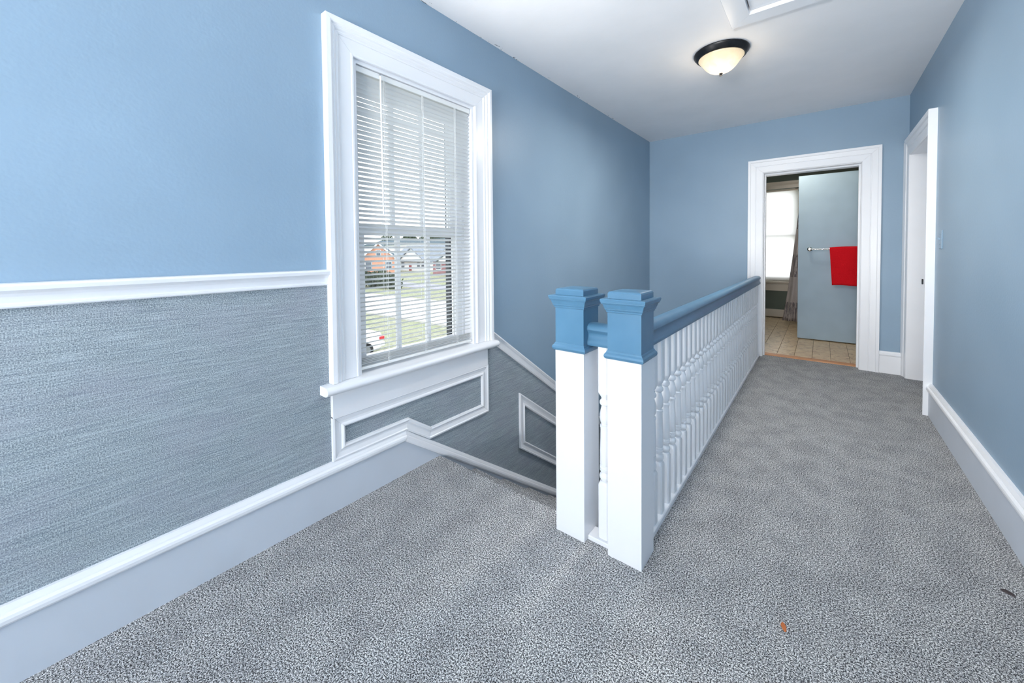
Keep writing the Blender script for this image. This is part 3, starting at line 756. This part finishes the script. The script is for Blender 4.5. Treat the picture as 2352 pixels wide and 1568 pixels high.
# ================================================================== outside: lawn, street, houses, trees, parked car
GZ = -3.3
def ext_materials():
    t = NT('lawn_grass'); v = t.coord(); n = t.noise(v, 5, 5, 0.75); p = t.noise(v, .35, 3)
    c = t.ramp(n, [(0.3, lin(112, 114, 94)), (0.5, lin(144, 146, 124)), (0.7, lin(176, 175, 156))])
    t.col(t.mix(t.ramp(p, [(0.4, (0, 0, 0, 1)), (0.65, (1, 1, 1, 1))]), c, t.mix(0.5, c, lin(136, 146, 110)))); t.bump(n, .5, .05)
    MT['lawn'] = t.set(.95, 0, .1)
    MT['concrete'] = paint('pale_concrete', lin(214, 212, 210), .9, .1, .06, 3, .1)
    MT['asphalt'] = paint('grey_asphalt', lin(150, 150, 158), .9, .1, .08, 6, .1)
    MT['kerb'] = paint('kerb_stone', lin(190, 188, 184), .9, .1, .08, 6, .1)
    t = NT('house_brick'); b = t.n('ShaderNodeTexBrick'); t.l(t.coord((1, 1, 1), rot=(math.pi / 2, 0, 0)), b.inputs[0])
    b.inputs['Scale'].default_value = 4; b.inputs['Color1'].default_value = lin(214, 150, 120); b.inputs['Color2'].default_value = lin(202, 136, 108); b.inputs['Mortar'].default_value = lin(210, 190, 176)
    t.col(b.outputs[0]); MT['brick'] = t.set(.9, 0, .1)
    MT['brick_red'] = paint('dark_red_brick', lin(150, 110, 112), .9, .1, .12, 8, .1)
    MT['siding'] = paint('white_siding', lin(232, 234, 236), .7, .2, .03, 8, .1)
    MT['shingle'] = paint('grey_shingles', lin(136, 144, 154), .9, .1, .12, 5, .2)
    MT['shingle_dark'] = paint('dark_shingles', lin(84, 98, 106), .9, .1, .12, 5, .2)
    MT['house_glass'] = paint('dark_window_glass', lin(96, 104, 116), .2, .5, .1)
    MT['door_red'] = paint('red_door', lin(150, 60, 60), .5, .3)
    for nm, a, b in (('leaf_dark', (52, 66, 50), (92, 106, 78)), ('leaf_mid', (92, 106, 70), (140, 150, 108)), ('leaf_hedge', (48, 60, 52), (98, 108, 90))):
        t = NT(nm); n = t.noise(t.coord(), 3.5, 3, .7); t.col(t.ramp(n, [(.3, lin(*a)), (.7, lin(*b))])); MT[nm] = t.set(.8, 0, .2)
    MT['bark'] = paint('bark', lin(92, 80, 70), .95, .1, .2, 20, .3)
    MT['car_white'] = paint('white_car_paint', lin(240, 240, 242), .2, .5, .005, 5, 0)
    MT['car_glass'] = paint('car_window_tint', lin(40, 46, 52), .1, .5, .02)
    MT['tyre'] = paint('tyre_rubber', lin(34, 34, 36), .9, .1, .1)
    MT['tail'] = paint('red_tail_lens', lin(196, 40, 50), .25, .5, .05)
ext_materials()
tag(obj('lawn', box(-220, XL - .25, -60, 180, GZ - .3, GZ), 'lawn'), 'green and tan lawn beyond the landing window', 'lawn', kind='structure')
tag(obj('street', box(-200, XL - 3, 15.7, 22.6, GZ, GZ + .02), 'concrete'), 'wide pale concrete street crossing the lawn outside', 'street', kind='structure')
tag(obj('kerb_near', box(-200, XL - 3, 15.45, 15.7, GZ, GZ + .12), 'kerb'), 'kerb on the house side of the street', 'kerb', kind='structure')
tag(obj('kerb_far', box(-200, XL - 3, 22.6, 22.85, GZ, GZ + .12), 'kerb'), 'kerb on the far side of the street', 'kerb', kind='structure')
tag(obj('side_road', box(-200, XL - 3, 30.5, 35.0, GZ, GZ + .02), 'asphalt'), 'narrow grey asphalt lane in front of the far houses', 'road', kind='structure')

def house(name, label, x0, x1, y0, y1, eave, ridge, wallm, roofm, ridge_axis='y', wins=(), door=None, gables=(), base=GZ):
    """gabled house: walls, roof slabs, each window with pane, front door, small street-side gables"""
    cx, cyy = (x0 + x1) / 2, (y0 + y1) / 2
    h = empty(name, (cx, cyy, base)); tag(h, label, 'house')
    pk = lambda bm, n, m, p=None: (keep(obj(n, bm, m, h if p is None else p), h) if p is None else obj(n, bm, m, p))
    bm = bmesh.new(); ov = .4
    if ridge_axis == 'y':
        prism([(x0, base), (x1, base), (x1, eave), (cx, ridge), (x0, eave)], lambda a, b, q: (a, q, b), y0, y1, bm)
        pk(bm, 'wall', wallm)
        sl = (ridge - eave) / (x1 - cx)
        for sgn, xe in ((-1, x0 - ov), (1, x1 + ov)):
            ze = eave - sl * ov
            pk(prism([(cx, ridge + .02), (cx, ridge + .25), (xe, ze + .22), (xe, ze)], lambda a, b, q: (a, q, b), y0 - ov, y1 + ov), 'roof_slope', roofm)
        for sgn, xe in ((-1, x0 - ov), (1, x1 + ov)):
            ze = eave - sl * ov
            pk(prism([(cx, ridge - .12), (cx, ridge + .24), (xe, ze + .22), (xe, ze - .12)], lambda a, b, q: (a, q, b), y0 - ov - .06, y0 - ov), 'bargeboard', 'siding')
    else:
        prism([(y0, base), (y1, base), (y1, eave), (cyy, ridge), (y0, eave)], lambda a, b, q: (q, a, b), x0, x1, bm)
        pk(bm, 'wall', wallm)
        sl = (ridge - eave) / (y1 - cyy)
        for ye in (y0 - ov, y1 + ov):
            ze = eave - sl * ov
            pk(prism([(cyy, ridge + .02), (cyy, ridge + .25), (ye, ze + .22), (ye, ze)], lambda a, b, q: (q, a, b), x0 - ov, x1 + ov), 'roof_slope', roofm)
    for gx, gw, gz, gd in gables:
        g = pk(prism([(gx - gw, eave - .1), (gx + gw, eave - .1), (gx, gz)], lambda a, b, q: (a, q, b), y0 - gd, y0 + 1.0), 'gable', 'siding')
        s2 = (gz - eave) / gw
        for sg in (-1, 1):
            keep(obj('gable_roof', prism([(gx, gz), (gx, gz + .25), (gx + sg * (gw + .4), eave - .1 - s2 * .3 + .2), (gx + sg * (gw + .4), eave - .1 - s2 * .3)], lambda a, b, q: (a, q, b), y0 - gd - .3, y0 + 2.5), roofm, h), h)
        if gd > .5:
            for sg in (-1, 1): keep(obj('porch_column', box(gx + sg * (gw - .2) - .12, gx + sg * (gw - .2) + .12, y0 - gd, y0 - gd + .24, base, eave - .1), 'siding', h), h)
    for wx, wz, ww, wh in wins:
        f = keep(obj('window', box(wx - ww / 2 - .1, wx + ww / 2 + .1, y0 - .08, y0 - .001, wz - .1, wz + wh + .1), 'siding', h), h)
        p = obj('pane', box(wx - ww / 2, wx + ww / 2, y0 - .10, y0 - .08, wz, wz + wh), 'house_glass', f); p.matrix_parent_inverse = f.matrix_parent_inverse.copy()
        p.matrix_parent_inverse = Matrix()
        keep(p, h) if False else None
    if door:
        keep(obj('front_door', box(door[0] - .5, door[0] + .5, y0 - .06, y0 + .05, base, base + 2.1), 'door_red', h), h)
    return h

bh = house('brick_house', 'orange brick house with a street-facing gable across the street', -79.9, -72.1, 45, 53, -.5, 3.0, 'brick', 'shingle_dark', 'y',
      wins=[(-76.0, .55, .8, 1.0), (-78.0, -2.3, 1.2, 1.4), (-74.0, -2.3, 1.2, 1.4)])
bh.rotation_euler = (0, 0, math.radians(52))
house('white_house', 'white sided house with grey roof and arched porch gable across the street', -85.0, -69.5, 58, 68, -.95, 2.6, 'siding', 'shingle', 'x',
      wins=[(-82.6, -2.6, 1.2, 1.3), (-80.2, -2.6, 1.2, 1.3), (-74.2, -2.6, 1.0, 1.3), (-72.6, -2.6, 1.0, 1.3), (-70.8, -2.6, .9, 1.3)], door=(-77.4,), gables=[(-76.2, 5.0, 2.1, .6)], base=-3.7)
house('red_brick_house', 'low dull-red brick house with small gable at the edge of the window view', -59.6, -46.0, 50, 60, -.55, 1.9, 'brick_red', 'shingle', 'x',
      wins=[(-57.9, -2.2, 1.3, 1.3), (-54.0, -2.2, 1.6, 1.3), (-50.6, -2.2, 1.3, 1.3)], gables=[(-55.4, 2.2, .6, .5)])
house('long_dark_house', 'long building with dark blue-grey roof behind the nearer houses', -128.0, -76.0, 76, 90, 3.6, 5.2, 'siding', 'shingle_dark', 'x', wins=[(-120 + 6 * i, 1.2, 1.4, 1.5) for i in range(7)])

def leaf_cloud(blobs, n, size, seed, squash=1.0):
    r = random.Random(seed); vs, fs = [], []
    for (bx_, by_, bz_, br) in blobs:
        for _ in range(n):
            while True:
                p = Vector((r.uniform(-1, 1), r.uniform(-1, 1), r.uniform(-1, 1)))
                if .35 < p.length < 1: break
            c = Vector((bx_, by_, bz_)) + Vector((p.x * br, p.y * br, p.z * br * squash))
            a = Vector((r.uniform(-1, 1), r.uniform(-1, 1), r.uniform(-1, 1))).normalized(); b = a.orthogonal().normalized()
            s_ = size * r.uniform(.6, 1.3); k = len(vs)
            vs += [c - a * s_ - b * s_ * .5, c + a * s_ - b * s_ * .5, c + a * s_ + b * s_ * .5, c - a * s_ + b * s_ * .5]; fs.append((k, k + 1, k + 2, k + 3))
    return vs, fs
def cloud_obj(name, data, mat, parent):
    me = bpy.data.meshes.new(name); me.from_pydata([tuple(v) for v in data[0]], [], data[1]); me.materials.append(MT[mat])
    o = bpy.data.objects.new(name, me); COL.objects.link(o); o.parent = parent; return o
def tree(label, x, y, h, rad, seed, mat):
    r = random.Random(seed)
    t = empty('tree', (x, y, GZ)); tag(t, label, 'tree', 'trees behind the houses')
    tr = obj('trunk', tube([(0, 0, 0), (.1, 0, h * .3), (.0, .1, h * .7)], rad * .07, 8), 'bark', t)
    bl_ = [(r.uniform(-.5, .5) * rad, r.uniform(-.5, .5) * rad, h - rad * .9 + r.uniform(-.6, .4) * rad, rad * r.uniform(.45, .7)) for _ in range(8)]
    cloud_obj('crown', leaf_cloud(bl_, 420, rad * .075, seed, .85), mat, t)
names = ['dark round-topped tree at the far end of the window view', 'dark broad tree above the orange brick house', 'mid green tree above the long dark roof', 'tall dark tree over the middle of the long roof',
         'mid green tree above the white house gable', 'low dark tree over the white house roof', 'dark tree above the dull-red brick house', 'mid green tree at the right edge of the window view']
for i, lb in enumerate(names):
    tree(lb, -150 + i * 10.5, 101 + (i * 7 % 5) * 1.6, 12.6 + (i * 5 % 4) * .9 - i * .12, 4.3, 40 + i, 'leaf_dark' if 'dark' in lb else 'leaf_mid')
hd = empty('hedge', (-46, 28, GZ)); tag(hd, 'dark overgrown hedge at the edge of the street below the brick house', 'hedge')
hb = [(-6.5 + 1.15 * i + random.Random(i).uniform(-.3, .3), random.Random(i + 9).uniform(-.5, .5), 1.05 + .25 * math.sin(i * 1.7), 1.15) for i in range(11)]
cloud_obj('foliage', leaf_cloud(hb, 700, .10, 3, .95), 'leaf_hedge', hd)
obj('stems', boxes([(-6.5 + 1.15 * i - .05, -6.5 + 1.15 * i + .05, -.05, .05, 0, 1.0) for i in range(11)]), 'bark', hd)

# ---- white sedan parked on the lawn edge, tail towards the street
car = empty('car', (-15.7, 7.45, GZ)); tag(car, 'white sedan parked below the landing window, tail light showing', 'car')
def car_body():
    prof = [(-2.28, .30), (-2.30, .55), (-2.20, .72), (-1.3, .90), (-.95, .95), (1.45, .98), (1.95, 1.00), (2.18, .96), (2.27, .80), (2.28, .50), (2.22, .32), (1.85, .26), (-1.95, .24)]
    bm = bmesh.new(); rings = []
    for sx, inset in ((-.86, .10), (-.80, .035), (-.66, 0), (.66, 0), (.80, .035), (.86, .10)):
        ring = []
        for y, z in prof:
            zc = .62; k = 1 - inset * (1.0 if abs(sx) > .7 else 0)
            ring.append((sx if z < .85 else sx * .95, y * k, zc + (z - zc) * (1 - inset * .9)))
        rings.append(ring)
    return loft_rings(rings, bm)
def cabin():
    low = [(-.95, .93), (1.50, .95)]
    rings = [[(-.76, -1.05, .92), (.76, -1.05, .92), (.76, 1.55, .95), (-.76, 1.55, .95)], [(-.72, -.75, 1.12), (.72, -.75, 1.12), (.72, 1.30, 1.12), (-.72, 1.30, 1.12)],
             [(-.62, -.20, 1.40), (.62, -.20, 1.40), (.62, .80, 1.41), (-.62, .80, 1.41)], [(-.52, -.05, 1.45), (.52, -.05, 1.45), (.52, .62, 1.45), (-.52, .62, 1.45)]]
    return loft_rings(rings)
obj('body', car_body(), 'car_white', car, smooth=50)
cb = obj('cabin', cabin(), 'car_white', car, smooth=50)
for sx in (-1, 1):
    obj('side_window', prism([(-.68, 1.02), (1.20, 1.04), (.72, 1.37), (-.16, 1.36)], lambda a, b, h: (sx * (.745 - (b - 1.0) * .33 + h), a, b), 0, .012), 'car_glass', cb)
    obj('tail_light', box(sx * .86 - .10 if sx > 0 else -.90, .90 if sx > 0 else -.76, 2.00, 2.235, .66, .82, .03, 2), 'tail', car)
obj('rear_window', prism([(-.60, 1.0), (.60, 1.0), (.50, 1.36), (-.50, 1.36)], lambda a, b, h: (a, 1.52 - (b - .97) * 1.55 + h, b), 0, .02), 'car_glass', cb)
obj('windscreen', prism([(-.62, .98), (.62, .98), (.54, 1.36), (-.54, 1.36)], lambda a, b, h: (a, -1.06 + (b - .92) * 1.72 - h, b), 0, .02), 'car_glass', cb)
obj('bumper', box(-.82, .82, 2.15, 2.33, .36, .56, .05, 2), 'car_white', car)
for yy in (-1.42, 1.38):
    for sx in (-.78, .78):
        wl = obj('wheel', hcyl(-.10, .10, 0, 0, .32, 24), 'tyre', car, smooth=30); wl.location = (sx, yy, .32)
        hbm = hcyl(-.105, .105, 0, 0, .19, 20); obj('hubcap', hbm, 'steel', wl, smooth=30)
